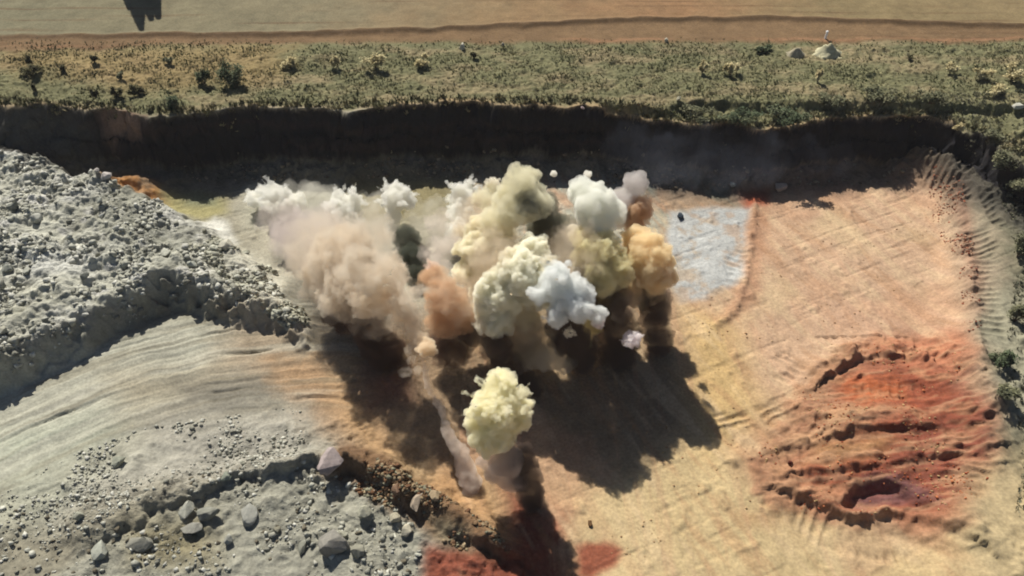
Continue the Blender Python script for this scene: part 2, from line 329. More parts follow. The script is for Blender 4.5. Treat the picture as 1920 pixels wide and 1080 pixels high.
# right side slope and scrub
zone([(1760, 300), (1860, 300), (1920, 420), (1910, 640), (1840, 690), (1815, 600), (1800, 450)], (176, 160, 136), 1.6, 2)
zone([(1775, 360), (1795, 440), (1808, 540), (1812, 620), (1832, 620), (1828, 500), (1812, 400), (1790, 350)], (172, 118, 94), .9, .8, op=.5)
zone(SIDE, (126, 124, 102), 2.5, 3.0, W=WC, op=.9)
zone([(1860, 560), (1920, 540), (2000, 800), (1900, 800), (1830, 720)], (172, 168, 144), 3, 3, op=.8)
zone([(1820, 900), (1980, 850), (2000, 1200), (1800, 1200), (1810, 1020)], (196, 176, 136), 2.5, 2)
# wall rock, and its cast shadow deepened in the floor colour
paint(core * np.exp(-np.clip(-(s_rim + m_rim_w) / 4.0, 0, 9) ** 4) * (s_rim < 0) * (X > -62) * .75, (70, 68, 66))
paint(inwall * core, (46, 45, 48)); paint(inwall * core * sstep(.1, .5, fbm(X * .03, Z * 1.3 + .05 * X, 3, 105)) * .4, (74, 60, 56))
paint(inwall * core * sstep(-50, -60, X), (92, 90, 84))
paint(core * heapm, (150, 124, 106))
# plateau: dry grass, then scraped soil, then open fields
pl = sstep(-.2, 1.2, s_rim) * np.where(Y < 165, 1, 1)
gn = fbm(X * .16, Y * .4, 4, 201); gm = fbm(X * .8, Y * .8, 3, 205)
paint(pl, (128, 126, 92))
paint(pl * sstep(-.1, .5, gn) * .7, (168, 150, 116)); paint(pl * sstep(.1, .5, gm) * .5, (116, 116, 84)); paint(pl * sstep(.2, .6, fbm(X * 1.1, Y * 1.4, 3, 209)) * .6, (158, 150, 112))
zone([(0, 85), (560, 80), (520, 150), (250, 170), (0, 130)], (166, 142, 98), 3, 8, W=WC, op=.7)
ft = Y - (105.0 + .004 * X + .9 * w1 - 2.0 * sstep(-40, -60, X))
fld = sstep(-.6, .9, ft)
paint(fld * pl, (136, 110, 80)); 
f2y = np.interp(X, [-75, -50, -25, 0, 15, 40, 75], [107.0, 107.4, 108.0, 110.2, 112.2, 112.4, 110.2]) + .5 * w1; f2 = sstep(-.4, .5, Y - f2y)
fieldc = [(-90, (140, 138, 114)), (-30, (144, 137, 112)), (0, (160, 136, 103)), (25, (164, 130, 97)), (50, (152, 137, 103)), (100, (156, 139, 106))]
xs = [p[0] for p in fieldc]; fc = np.array([.92, .88, .82]) * np.stack([np.interp(X + 8 * w1, xs, [lin(p[1])[k] * K for p in fieldc]) for k in range(3)], -1)
COL[:] = COL * (1 - (f2 * pl)[..., None]) + fc * (f2 * pl)[..., None]
paint(pl * fld * sstep(.15, .6, fbm(X * .05, Y * 1.3, 4, 215)) * .6, (118, 92, 66))
paint(pl * np.exp(-((Y - f2y + .4) / .7) ** 2) * .75, (106, 84, 60))
paint(pl * np.exp(-((ft - 1.2) / .35) ** 2) * .6 * sstep(-.2, .3, fbm(X * .08, Y * .2, 2, 219)), (176, 132, 98))
# small-scale variation of the soil
var = 1 + .10 * n_mid + .12 * n_big + .07 * n_fin
var = var + rocky * (.14 * n_mid + .14 * fbm(X * 3.1, Y * 3.1, 2, 221))
COL *= np.clip(var, .45, 1.6)[..., None]

def build_terrain():
    ny, nx = X.shape
    co = np.stack([VX, VY, Z], -1).reshape(-1, 3).astype(np.float32)
    idx = np.arange(nx * ny).reshape(ny, nx)
    q = np.stack([idx[:-1, :-1], idx[:-1, 1:], idx[1:, 1:], idx[1:, :-1]], -1).reshape(-1)
    me = bpy.data.meshes.new('ground'); nf = (nx - 1) * (ny - 1)
    me.vertices.add(nx * ny); me.vertices.foreach_set('co', co.ravel())
    me.loops.add(nf * 4); me.loops.foreach_set('vertex_index', q.astype(np.int32))
    me.polygons.add(nf); me.polygons.foreach_set('loop_start', np.arange(nf, dtype=np.int32) * 4)
    me.polygons.foreach_set('use_smooth', np.ones(nf, bool))
    me.update(calc_edges=True)
    a = me.color_attributes.new('soil', 'FLOAT_COLOR', 'POINT')
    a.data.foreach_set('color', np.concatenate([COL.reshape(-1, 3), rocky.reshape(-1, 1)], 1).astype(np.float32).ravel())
    o = bpy.data.objects.new('ground', me); C.objects.link(o); o['kind'] = 'structure'
    return o

# ------------------------------------------------------------------ materials
def nmat(name):
    m = bpy.data.materials.new(name); m.use_nodes = True; n = m.node_tree
    b = n.nodes['Principled BSDF']; b.inputs['Roughness'].default_value = .95
    b.inputs['Specular IOR Level'].default_value = .15
    return m, n, b
def tex_noise(n, scale, detail=6, rough=.6, vec=None):
    t = n.nodes.new('ShaderNodeTexNoise'); t.inputs['Scale'].default_value = scale; t.inputs['Detail'].default_value = detail
    t.inputs['Roughness'].default_value = rough
    if vec: n.links.new(vec, t.inputs['Vector'])
    return t
def ground_mat():
    m, n, b = nmat('soil')
    at_ = n.nodes.new('ShaderNodeAttribute'); at_.attribute_name = 'soil'
    tc = n.nodes.new('ShaderNodeTexCoord')
    n1 = tex_noise(n, 3.5, 8, .65, tc.outputs['Object']); n2 = tex_noise(n, .6, 5, .6, tc.outputs['Object'])
    r1 = n.nodes.new('ShaderNodeMapRange'); r1.inputs['From Min'].default_value = .3; r1.inputs['From Max'].default_value = .7
    r1.inputs['To Min'].default_value = .76; r1.inputs['To Max'].default_value = 1.22; n.links.new(n1.outputs[0], r1.inputs[0])
    r2 = n.nodes.new('ShaderNodeMapRange'); r2.inputs['From Min'].default_value = .3; r2.inputs['From Max'].default_value = .7
    r2.inputs['To Min'].default_value = .88; r2.inputs['To Max'].default_value = 1.12; n.links.new(n2.outputs[0], r2.inputs[0])
    mu = n.nodes.new('ShaderNodeMath'); mu.operation = 'MULTIPLY'; n.links.new(r1.outputs[0], mu.inputs[0]); n.links.new(r2.outputs[0], mu.inputs[1])
    v = n.nodes.new('ShaderNodeVectorMath'); v.operation = 'SCALE'; n.links.new(at_.outputs['Color'], v.inputs[0]); n.links.new(mu.outputs[0], v.inputs['Scale'])
    n.links.new(v.outputs[0], b.inputs['Base Color'])
    bp = n.nodes.new('ShaderNodeBump'); bp.inputs['Distance'].default_value = .25
    st = n.nodes.new('ShaderNodeMapRange'); st.inputs['To Min'].default_value = .25; st.inputs['To Max'].default_value = .9
    n.links.new(at_.outputs['Alpha'], st.inputs[0]); n.links.new(st.outputs[0], bp.inputs['Strength'])
    n.links.new(n1.outputs[0], bp.inputs['Height']); n.links.new(bp.outputs[0], b.inputs['Normal'])
    return m
def rock_mat(name, rgb, k=K, attr=False):
    m, n, b = nmat(name); tc = n.nodes.new('ShaderNodeTexCoord'); oi = n.nodes.new('ShaderNodeObjectInfo')
    t = tex_noise(n, 2.2, 7, .6, tc.outputs['Object'])
    cr = n.nodes.new('ShaderNodeMapRange'); cr.inputs['From Min'].default_value = .3; cr.inputs['From Max'].default_value = .7
    cr.inputs['To Min'].default_value = .75; cr.inputs['To Max'].default_value = 1.2; n.links.new(t.outputs[0], cr.inputs[0])
    v = n.nodes.new('ShaderNodeVectorMath'); v.operation = 'SCALE'
    if attr:
        a = n.nodes.new('ShaderNodeAttribute'); a.attribute_name = 'tint'; n.links.new(a.outputs['Color'], v.inputs[0])
    else: v.inputs[0].default_value = tuple(lin(rgb) * k)
    n.links.new(cr.outputs[0], v.inputs['Scale']); n.links.new(v.outputs[0], b.inputs['Base Color'])
    bp = n.nodes.new('ShaderNodeBump'); bp.inputs['Distance'].default_value = .12; bp.inputs['Strength'].default_value = .7
    n.links.new(t.outputs[0], bp.inputs['Height']); n.links.new(bp.outputs[0], b.inputs['Normal'])
    return m

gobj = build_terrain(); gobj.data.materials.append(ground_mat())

def mesh_np(name, co, tris, mat, tint=None, smooth=False, parent=None):
    me = bpy.data.meshes.new(name); nf = len(tris)
    me.vertices.add(len(co)); me.vertices.foreach_set('co', np.asarray(co, np.float32).ravel())
    me.loops.add(nf * 3); me.loops.foreach_set('vertex_index', np.asarray(tris, np.int32).ravel())
    me.polygons.add(nf); me.polygons.foreach_set('loop_start', np.arange(nf, dtype=np.int32) * 3)
    if smooth: me.polygons.foreach_set('use_smooth', np.ones(nf, bool))
    me.update(calc_edges=True)
    if tint is not None:
        a = me.color_attributes.new('tint', 'FLOAT_COLOR', 'POINT')
        a.data.foreach_set('color', np.concatenate([tint, np.ones((len(tint), 1))], 1).astype(np.float32).ravel())
    me.materials.append(mat)
    o = bpy.data.objects.new(name, me); C.objects.link(o); o.parent = parent
    return o
def tag(o, label=None, cat=None, group=None, kind=None):
    if label: o['label'] = label
    if cat: o['category'] = cat
    if group: o['group'] = group
    if kind: o['kind'] = kind
    return o

# ------------------------------------------------------------------ rocks
def rock_shape(seed, pts=10, bev=0.0, rough=0.0):
    """angular broken stone: hull of scattered points, edges knocked off"""
    r = random.Random(seed); bm = bmesh.new()
    for i in range(pts):
        d = Vector((r.gauss(0, 1), r.gauss(0, 1), r.gauss(0, 1))).normalized() * r.uniform(.8, 1.05)
        bm.verts.new((d.x, d.y, d.z))
    bmesh.ops.convex_hull(bm, input=bm.verts)
    loose = [v for v in bm.verts if not v.link_faces]; bmesh.ops.delete(bm, geom=loose, context='VERTS')
    if bev:
        bmesh.ops.dissolve_limit(bm, angle_limit=math.radians(14), verts=bm.verts, edges=bm.edges)
        bmesh.ops.bevel(bm, geom=bm.edges[:], offset=bev, segments=2, profile=.6, affect='EDGES')
        bmesh.ops.triangulate(bm, faces=bm.faces); bmesh.ops.subdivide_edges(bm, edges=bm.edges[:], cuts=2, use_grid_fill=True)
        for v in bm.verts: v.co *= 1 + rough * mnoise.noise(v.co * 2.6 + Vector((seed, 0, 0))) + rough * .5 * mnoise.noise(v.co * 7 + Vector((0, seed, 0)))
    bmesh.ops.triangulate(bm, faces=bm.faces); bmesh.ops.recalc_face_normals(bm, faces=bm.faces)
    co = np.array([v.co[:] for v in bm.verts]); f = np.array([[v.index for v in q.verts] for q in bm.faces]); bm.free()
    return co, f
PROTO = [rock_shape(100 + i, 9) for i in range(10)]
def rot_m(r):
    a, b, c = r.random() * 6.28, r.random() * 6.28, r.random() * 6.28
    return np.array(Matrix.Rotation(a, 3, 'X') @ Matrix.Rotation(b, 3, 'Y') @ Matrix.Rotation(c, 3, 'Z'))
MROCKS = rock_mat('loose_rock', (0, 0, 0), attr=True)
def scatter(name, label, cat, px_poly, z, n, smin, smax, cols, seed, power=3.0, dens=None):
    r = random.Random(seed)
    us = [p[0] for p in px_poly]; vs = [p[1] for p in px_poly]
    def inside(u, v):
        c = False; j = len(px_poly) - 1
        for i in range(len(px_poly)):
            a, b = px_poly[i], px_poly[j]
            if (a[1] > v) != (b[1] > v) and u < (b[0] - a[0]) * (v - a[1]) / (b[1] - a[1]) + a[0]: c = not c
            j = i
        return c
    CO, F, T = [], [], []; base = 0; k = 0; tries = 0
    L = [lin(c) * K for c in cols]
    while k < n and tries < n * 20:
        tries += 1
        u, v = r.uniform(min(us), max(us)), r.uniform(min(vs), max(vs))
        if not inside(u, v): continue
        p = at(u, v, z)
        cl_ = mnoise.noise(Vector((p.x * .25, p.y * .25, seed)))
        if r.random() > .34 + 1.9 * cl_: continue
        s = smin + (smax - smin) * r.random() ** power * (1.7 if r.random() < .012 else 1)
        co, f = PROTO[r.randrange(10)]
        c = (co @ rot_m(r).T) * s * np.array([1, r.uniform(.7, 1), r.uniform(.55, .85)])
        gz = float(ground(p.x, p.y))
        if gz > z + 2.6: continue
        CO.append(c + np.array([p.x, p.y, gz + s * .18])); F.append(f + base); base += len(co)
        T.append(np.tile(L[r.randrange(len(L))] * r.uniform(.8, 1.2), (len(co), 1))); k += 1
    o = mesh_np(name, np.concatenate(CO), np.concatenate(F), MROCKS, np.concatenate(T))
    return tag(o, label, cat, kind='stuff')
GREY = [(198, 198, 183), (212, 211, 196), (182, 181, 166), (226, 225, 212), (160, 159, 145)]
scatter('rubble', 'grey shot rock fragments strewn over the heap on the left', 'rubble', [(-60, 292), (110, 322), (300, 380), (480, 475), (570, 590), (480, 580), (350, 540), (180, 600), (0, 700), (-60, 720)], 2.4, 5200, .06, .62, GREY, 1, 5.0)
scatter('rubble', 'pale broken stones piled at the right end of the grey heap', 'rubble', [(380, 440), (470, 465), (540, 520), (580, 600), (540, 610), (450, 560), (360, 480)], 1.4, 1500, .07, .55, [(200, 200, 182), (186, 184, 164), (170, 168, 150)], 2, 2.6)
scatter('rubble', 'grey stones along the lower berm and the basin edge', 'rubble', [(-40, 990), (150, 930), (330, 900), (520, 860), (620, 880), (760, 960), (800, 1050), (780, 1100), (-40, 1100)], -.5, 2000, .05, .40, GREY + [(130, 122, 104)], 3, 4.4)
scatter('rubble', 'brown and ochre stones on the berm beside the red floor', 'rubble', [(620, 860), (700, 870), (820, 930), (930, 1000), (960, 1045), (860, 1030), (740, 960), (640, 910)], .5, 1400, .05, .36, [(150, 122, 92), (176, 156, 124), (122, 90, 66), (150, 146, 122)], 4, 3.0)
scatter('rubble', 'small loose clods on the grey ground below the haul road', 'rubble', [(0, 930), (120, 860), (280, 800), (560, 760), (610, 860), (360, 930), (0, 1060)], 0, 2400, .05, .32, GREY, 5, 4.4)
scatter('rubble', 'red and buff clods spilled over the dug red soil', 'rubble', [(1480, 720), (1640, 650), (1820, 690), (1850, 880), (1800, 1000), (1500, 960), (1420, 860)], .2, 1200, .04, .18, [(206, 128, 84), (176, 90, 60), (214, 180, 130)], 6, 3.0)
scatter('rubble', 'reddish clods along the foot of the raked slope', 'rubble', [(1740, 330), (1790, 360), (1815, 450), (1835, 680), (1800, 680), (1790, 500), (1740, 380)], .5, 900, .05, .2, [(196, 120, 90), (150, 90, 70), (200, 160, 130)], 7, 3.0)
scatter('rubble', 'buff clods dotted thinly over the open sand', 'rubble', [(1280, 600), (1420, 400), (1760, 380), (1800, 620), (1500, 720), (1400, 1000), (1100, 1070), (1180, 900)], 0, 500, .04, .15, [(210, 176, 130), (190, 150, 110)], 8, 2.4)
scatter('rubble', 'fallen stones and clods lying along the shaded foot of the wall', 'rubble', [(180, 300), (900, 300), (1700, 300), (1700, 345), (1300, 360), (900, 335), (300, 345)], 0, 700, .1, .45, [(120, 110, 96), (150, 140, 120)], 9, 3.0)

def boulder(u, v, wpx, hpx, rgb, label, group=None, seed=0, rot=0, name='boulder', dz=.1, tall=.8):
    p = hit(u, v); s = px2m(p); r = random.Random(seed + int(u) * 7 + int(v))
    co, f = rock_shape(seed + int(u), 16, .07, .07)
    rx, ry = wpx / 2 * s * 1.12, hpx / 2 * s * 1.15 / .8
    co = co / np.abs(co).max(0); c = co * np.array([rx, ry, min(rx, ry) * tall]) * .92; a = math.radians(rot); ca, sa = math.cos(a), math.sin(a)
    c = np.stack([c[:, 0] * ca - c[:, 1] * sa, c[:, 0] * sa + c[:, 1] * ca, c[:, 2]], -1)
    z = min(rx, ry) * tall
    o = mesh_np(name, c, f, rock_mat('boulder_rock', rgb)); o.location = (p.x, p.y, float(ground(p.x, p.y)) + z * .45 + dz)
    return tag(o, label, 'boulder' if name == 'boulder' else 'rock', group)
GB = 'boulders along the lower berm'
BO = [(625, 868, 40, 56, (186, 172, 168), 'large pinkish grey upright boulder at the top bend of the lower berm', -25),
 (468, 972, 36, 34, (172, 172, 162), 'squarish grey boulder casting a dark shadow on the basin side of the berm', 10),
 (352, 962, 24, 30, (186, 186, 172), 'pale upright stone at the head of the boulder cluster on the lower berm', -10),
 (362, 996, 40, 20, (172, 170, 158), 'long low grey boulder below the pale upright stone', 10),
 (392, 968, 44, 22, (150, 150, 138), 'dull grey half buried slab right of the pale upright stone', 0),
 (262, 1024, 54, 22, (162, 160, 146), 'long flat slab lying at the foot of the lower berm', -12),
 (430, 1014, 18, 18, (180, 180, 168), 'small pale rock between the squarish boulder and the basin floor', 0),
 (190, 1038, 28, 32, (184, 186, 172), 'pale rock at the left end of the lower berm', 0),
 (224, 870, 30, 22, (176, 178, 160), 'rounded pale stone alone on the grey ground under the haul road', 10),
 (784, 942, 24, 40, (196, 178, 156), 'buff upright stone sitting in the brown berm', -15),
 (745, 925, 20, 22, (140, 112, 90), 'brown rounded stone left of the buff upright stone', 0),
 (815, 935, 24, 16, (180, 160, 130), 'small buff slab right of the buff upright stone', -30),
 (685, 965, 28, 24, (186, 184, 164), 'round pale rock on the basin side of the brown berm', 0),
 (742, 975, 24, 16, (196, 188, 164), 'upper of two pale stones below the brown berm', -20),
 (760, 1000, 30, 18, (212, 204, 180), 'cream oblong stone at the edge of the berm shadow', 15),
 (628, 1032, 52, 44, (160, 156, 146), 'broad tilted grey slab on the basin floor', 35),
 (642, 1006, 24, 14, (180, 178, 160), 'small flat stone resting above the broad tilted slab', 0),
 (568, 1028, 14, 26, (150, 150, 136), 'narrow grey rock standing left of the broad tilted slab', 0),
 (672, 1036, 28, 24, (158, 156, 140), 'grey rock right of the broad tilted slab', 0),
 (520, 996, 14, 12, (150, 146, 128), 'small dark rock right of the squarish boulder shadow', 0),
 (425, 900, 24, 14, (156, 162, 146), 'flat grey stone on the slope above the lower berm', 0),
 (150, 972, 20, 16, (180, 180, 162), 'pale stone far down the left slope of the lower berm', 0)]
for i, (u, v, w, h, c, l, ro) in enumerate(BO): boulder(u, v, w, h, c, l, GB, i * 13, ro)
GL = 'boulders on the grey rubble heap'
BL = [(70, 414, 22, 18, (196, 196, 184), 'pale cube like boulder high on the grey rubble heap', 0),
 (28, 392, 22, 18, (140, 142, 132), 'dark grey boulder left of the pale cube like boulder', 0),
 (162, 522, 18, 14, (150, 152, 140), 'grey boulder at the lower end of the white scraped patch', 0),
 (312, 478, 18, 18, (206, 206, 190), 'white upright rock in the middle of the heap', 0),
 (425, 465, 26, 20, (208, 204, 186), 'largest white block where the heap meets the blast', 0),
 (362, 500, 20, 18, (194, 196, 182), 'pale rock above the dark slope of the heap', 0),
 (190, 380, 18, 14, (170, 172, 160), 'grey rock on the upper part of the heap below the orange soil', 0),
 (20, 510, 20, 18, (166, 168, 156), 'grey rock at the left edge of the picture on the heap', 0),
 (52, 512, 16, 14, (186, 186, 172), 'pale rock just right of the edge rock on the heap', 0),
 (163, 596, 14, 8, (206, 206, 196), 'small white stone on the dark shaded slope', 0),
 (8, 625, 18, 16, (190, 188, 170), 'pale stone at the left edge above the shaded slope', 0),
 (132, 447, 12, 10, (190, 190, 176), 'small pale stone right of the pale cube like boulder', 0)]
for i, (u, v, w, h, c, l, ro) in enumerate(BL): boulder(u, v, w, h, c, l, GL, 300 + i * 13, ro)
boulder(200, 334, 22, 14, (214, 206, 198), 'white rock beside the orange soil at the wall foot', None, 501, 20)
boulder(184, 326, 10, 10, (196, 190, 182), 'small white rock left of the larger white rock by orange soil', None, 502, 0)
boulder(1462, 357, 26, 14, (190, 176, 160), 'pale rock at the edge of the wall shadow on the sand', None, 503, 10)
boulder(1372, 352, 14, 10, (140, 150, 150), 'grey rock in the shaded foot of the wall', None, 504, 0)
boulder(1904, 208, 20, 10, (214, 212, 196), 'white stone in the scrub at the right end of the wall', None, 505, 0)
boulder(866, 92, 12, 12, (225, 220, 200), 'round white stone on the grass near the field edge', None, 506, 0, tall=1)
boulder(942, 88, 8, 6, (200, 190, 170), 'small buff stone on the field edge right of round white stone', None, 507, 0, tall=1)
boulder(1249, 80, 8, 8, (205, 200, 180), 'small white stone at the field edge above the middle of the wall', None, 508, 0, tall=1)
boulder(1092, 215, 9, 9, (190, 170, 165), 'pinkish stone caught on the shaded wall face', None, 509, 0, tall=1)
boulder(1272, 192, 10, 9, (200, 195, 170), 'pale stone on the wall rim amid the scrub', None, 510, 0, tall=1)
boulder(1275, 408, 12, 16, (70, 80, 90), 'dark blue grey stone on the white powder patch', None, 511, 0)
boulder(1480, 872, 10, 8, (110, 60, 50), 'dark red stone on the buff ground left of the red dig', None, 512, 0)
boulder(1106, 984, 8, 10, (120, 90, 60), 'small brown stone on the yellow sand below the big shadow', None, 513, 0)

# ------------------------------------------------------------------ vegetation
def leaf_mat(name):
    m, n, b = nmat(name); a = n.nodes.new('ShaderNodeAttribute'); a.attribute_name = 'tint'
    n.links.new(a.outputs['Color'], b.inputs['Base Color']); return m
MLEAF = leaf_mat('dry_leaf'); MBARK = rock_mat('bark', (90, 74, 58), .8)
def tufts(name, label, test, n, cols, seed, hmin=.2, hmax=.6, x0=-84, x1=84, y0=80, y1=112):
    r = np.random.default_rng(seed)
    x = r.uniform(x0, x1, n * 3); y = r.uniform(y0, y1, n * 3); keep = test(x, y, r); x, y = x[keep][:n], y[keep][:n]; n = len(x)
    z = ground(x, y); nb = 5
    h = (hmin + (hmax - hmin) * r.random(n) ** 2)[:, None]; a = r.random((n, nb)) * 6.283
    lean = r.uniform(.2, .9, (n, nb)); w = h * r.uniform(.18, .34, (n, nb)); R = h * .35
    bx = x[:, None] + np.cos(a) * R * .5; by = y[:, None] + np.sin(a) * R * .5; zz = np.repeat(z[:, None], nb, 1) - .03
    tx = x[:, None] + np.cos(a) * (R * .5 + h * lean); ty = y[:, None] + np.sin(a) * (R * .5 + h * lean); tz = z[:, None] + h * (1.15 - lean * .6)
    px, py = -np.sin(a) * w, np.cos(a) * w
    v = np.stack([np.stack([bx + px, by + py, zz], -1), np.stack([bx - px, by - py, zz], -1), np.stack([tx, ty, tz], -1)], 2).reshape(-1, 3)
    t = np.arange(len(v)).reshape(-1, 3)
    L = np.array([lin(c) * K for c in cols]); pn = fbm(x * .3, y * .5, 3, seed + 9) * .5 + .5
    ci = np.clip((pn * 1.1 + r.normal(0, .22, n)) * len(L), 0, len(L) - 1).astype(int)
    tint = L[ci] * r.uniform(.75, 1.25, (n, 1)); tint = np.repeat(tint, nb * 3, 0)
    return tag(mesh_np(name, v, t, MLEAF, tint), label, 'grass', kind='stuff')
def t_plateau(x, y, r):
    s = samp(rim, x, y); den = fbm(x * .35, y * .5, 3, 301) * .5 + .5
    return (s > .2) & (y < 105.2 + r.normal(0, .6, len(x))) & (r.random(len(x)) < np.clip(den * 3.2 - 1.0, .08, 1)) & ((x < 62) | (y > 88))
tufts('grass', 'low dry olive grass tufts covering the plateau behind the wall', t_plateau, 34000,
      [(78, 92, 62), (98, 110, 74), (126, 128, 88), (116, 118, 82), (160, 152, 108), (212, 202, 160)], 401, .07, .27)
def t_side(x, y, r):
    s = samp(side, x, y); den = fbm(x * .3, y * .3, 3, 311) * .5 + .5
    return ((s > 1.5) | (samp(rim, x, y) > 0)) & (x > 40) & (y > 34) & (y < 92) & (r.random(len(x)) < np.clip(den * 3.0 - .85, .05, 1))
tufts('grass', 'grey green scrub growing up the slope at the right edge', t_side, 15000,
      [(118, 120, 98), (140, 138, 114), (164, 160, 134), (128, 128, 104)], 402, .12, .38, 40, 84, 34, 92)
def t_rim(x, y, r):
    s = samp(rim, x, y); return (s > -.1) & (s < 1.6) & (r.random(len(x)) < .9)
tufts('grass', 'ragged grass overhanging the rim of the wall', t_rim, 7500, [(112, 112, 84), (146, 140, 104), (170, 160, 124), (86, 88, 64)], 403, .2, .7, -84, 80, 78, 96)

def shrub(u, v, wpx, hpx, cols, label, seed, name='shrub', group=None, n=None):
    p = hit(u, v + hpx * .3); s = px2m(p); r = np.random.default_rng(seed)
    R, H = wpx / 2 * s, max(hpx * s * .95, .5)
    n = n or int(500 + 260 * R * H)
    root = bpy.data.objects.new(name, None); C.objects.link(root); root.location = (p.x, p.y, float(ground(p.x, p.y)))
    tag(root, label, 'shrub', group)
    nc = max(5, int(R * 5)); cc = r.normal(0, .42, (nc, 3)) * np.array([R, R * .75, 0]) + np.stack([np.zeros(nc), np.zeros(nc), r.uniform(.25, .8, nc) * H], -1)
    k = r.integers(0, nc, n); P = cc[k] + r.normal(0, .26, (n, 3)) * np.array([R * .7, R * .6, H * .45]); P[:, 2] = np.clip(P[:, 2], .03, H * 1.1)
    a = r.normal(0, 1, (n, 3)) * np.array([1, 1, .4]); a /= np.linalg.norm(a, axis=1)[:, None]; b = np.cross(a, r.normal(0, .45, (n, 3)) + np.array([0, 0, 1])); b /= np.linalg.norm(b, axis=1)[:, None]
    ls = r.uniform(.07, .17, (n, 1)) * (1 + .15 * R)
    v3 = np.stack([P + a * ls, P - a * ls * .6 + b * ls * .6, P - a * ls * .6 - b * ls * .6], 1).reshape(-1, 3)
    L = np.array([lin(c) * K for c in cols]); tint = L[(k % len(L))] * r.uniform(.8, 1.35, (n, 1)) * 1.15
    mesh_np('foliage', v3, np.arange(n * 3).reshape(-1, 3), MLEAF, np.repeat(tint, 3, 0), parent=root)
    bm = bmesh.new()
    for i in range(min(nc, 6)):
        q = Vector(cc[i]); m = Matrix.Translation(q * .45) @ Vector((0, 0, 1)).rotation_difference(q.normalized()).to_matrix().to_4x4()
        bmesh.ops.create_cone(bm, segments=5, radius1=.05 + .01 * R, radius2=.02, depth=q.length * .95, matrix=m)
    me = bpy.data.meshes.new('stem'); bm.to_mesh(me); bm.free(); me.materials.append(MBARK)
    so = bpy.data.objects.new('stem', me); C.objects.link(so); so.parent = root
DG = [(80, 90, 66), (94, 104, 78), (110, 116, 88)]; DK = [(76, 74, 54), (92, 88, 62), (106, 102, 72)]; TN = [(222, 208, 160), (206, 190, 142), (180, 166, 120)]; OL = [(118, 118, 90), (134, 132, 102), (104, 106, 82)]
SH = [(440, 146, 54, 46, DG, 'largest dark green bush on the left part of the plateau'), (385, 148, 28, 36, DG, 'dark green bush just left of the largest green bush'),
 (60, 134, 36, 26, DK, 'wide dark brown shrub near the left edge of the plateau'), (56, 114, 14, 16, DK, 'small dark shrub directly behind the wide brown shrub'),
 (178, 113, 14, 18, DK, 'small round dark shrub standing alone on tan grass'), (121, 133, 14, 14, DK, 'small dark shrub between the wide brown shrub and the tan grass'),
 (228, 146, 16, 12, OL, 'low olive shrub on tan grass near the spoil slump'), (180, 178, 14, 20, DK, 'dark shrub on the rim at the far left of the wall'),
 (224, 178, 22, 26, DK, 'dark shrub at the top of the slumped spoil'), (262, 172, 36, 20, DK, 'low dark shrubs right at the head of the slump'),
 (332, 196, 30, 40, DG, 'green shrub hanging on the rim right of the slump'), (68, 168, 12, 16, DK, 'small dark shrub above the left wall edge'),
 (546, 124, 32, 22, TN, 'pale tan bush nearest the large green bush'), (634, 118, 18, 28, TN, 'tall narrow pale tan bush on the plateau'), (704, 124, 40, 26, TN, 'wide pale tan bush with ragged top'),
 (792, 120, 30, 22, TN, 'round pale tan bush left of the dark shrub'), (889, 108, 14, 16, DK, 'small dark shrub below the round white stone'),
 (318, 118, 20, 14, OL, 'olive shrub on tan grass left of the green bushes'), (1316, 132, 16, 24, TN, 'left of two pale upright bushes on the right plateau'),
 (1368, 134, 24, 30, TN, 'right of two pale upright bushes on the right plateau'), (1532, 148, 14, 26, TN, 'narrow pale bush below the sandy heap'),
 (1430, 96, 30, 14, DG, 'dark green bush left of the sandy heaps'), (1702, 112, 12, 10, DK, 'tiny dark shrub amid green grass on the right plateau'),
 (1780, 132, 30, 20, TN, 'left pale bush in the row on the far right plateau'), (1840, 140, 34, 24, TN, 'middle pale bush in the row on the far right plateau'), (1894, 144, 46, 34, TN, 'right pale bush at the right picture edge'),
 (1870, 170, 44, 20, TN, 'low pale bush below the right edge bush'), (1550, 192, 50, 26, OL, 'olive bush on the step above the bench'), (1640, 184, 60, 26, OL, 'wide olive bush along the step above the bench'),
 (1740, 192, 60, 24, OL, 'olive bush at the right part of the step'), (1300, 212, 60, 26, OL, 'left olive bush on the bench under the step'), (1390, 222, 60, 26, DG, 'green bush in the middle of the bench'), (1470, 220, 70, 28, DG, 'widest green bush on the bench under the step'),
 (1880, 306, 60, 34, OL, 'olive bush at the right end of the pit beside the raked slope'), (1905, 352, 50, 36, OL, 'olive bush at the right edge below the pit end'), (1850, 262, 40, 20, OL, 'low olive bush at the tip of the dark wall'),
 (1900, 590, 44, 50, OL, 'olive bush on the right slope beside the raked marks'), (1880, 680, 50, 40, DG, 'dark green bush on the right slope above the red dig'), (1905, 470, 40, 50, OL, 'olive bush at the right edge halfway down the slope'),
 (1890, 740, 50, 30, OL, 'olive bush right of the red dig'), (1790, 250, 24, 16, TN, 'straw coloured bush overhanging the right wall')]
for i, (u, v, w, h, c, l) in enumerate(SH): shrub(u, v, w, h, c, l, 700 + i, group='shrubs scattered over the plateau and the right slope')
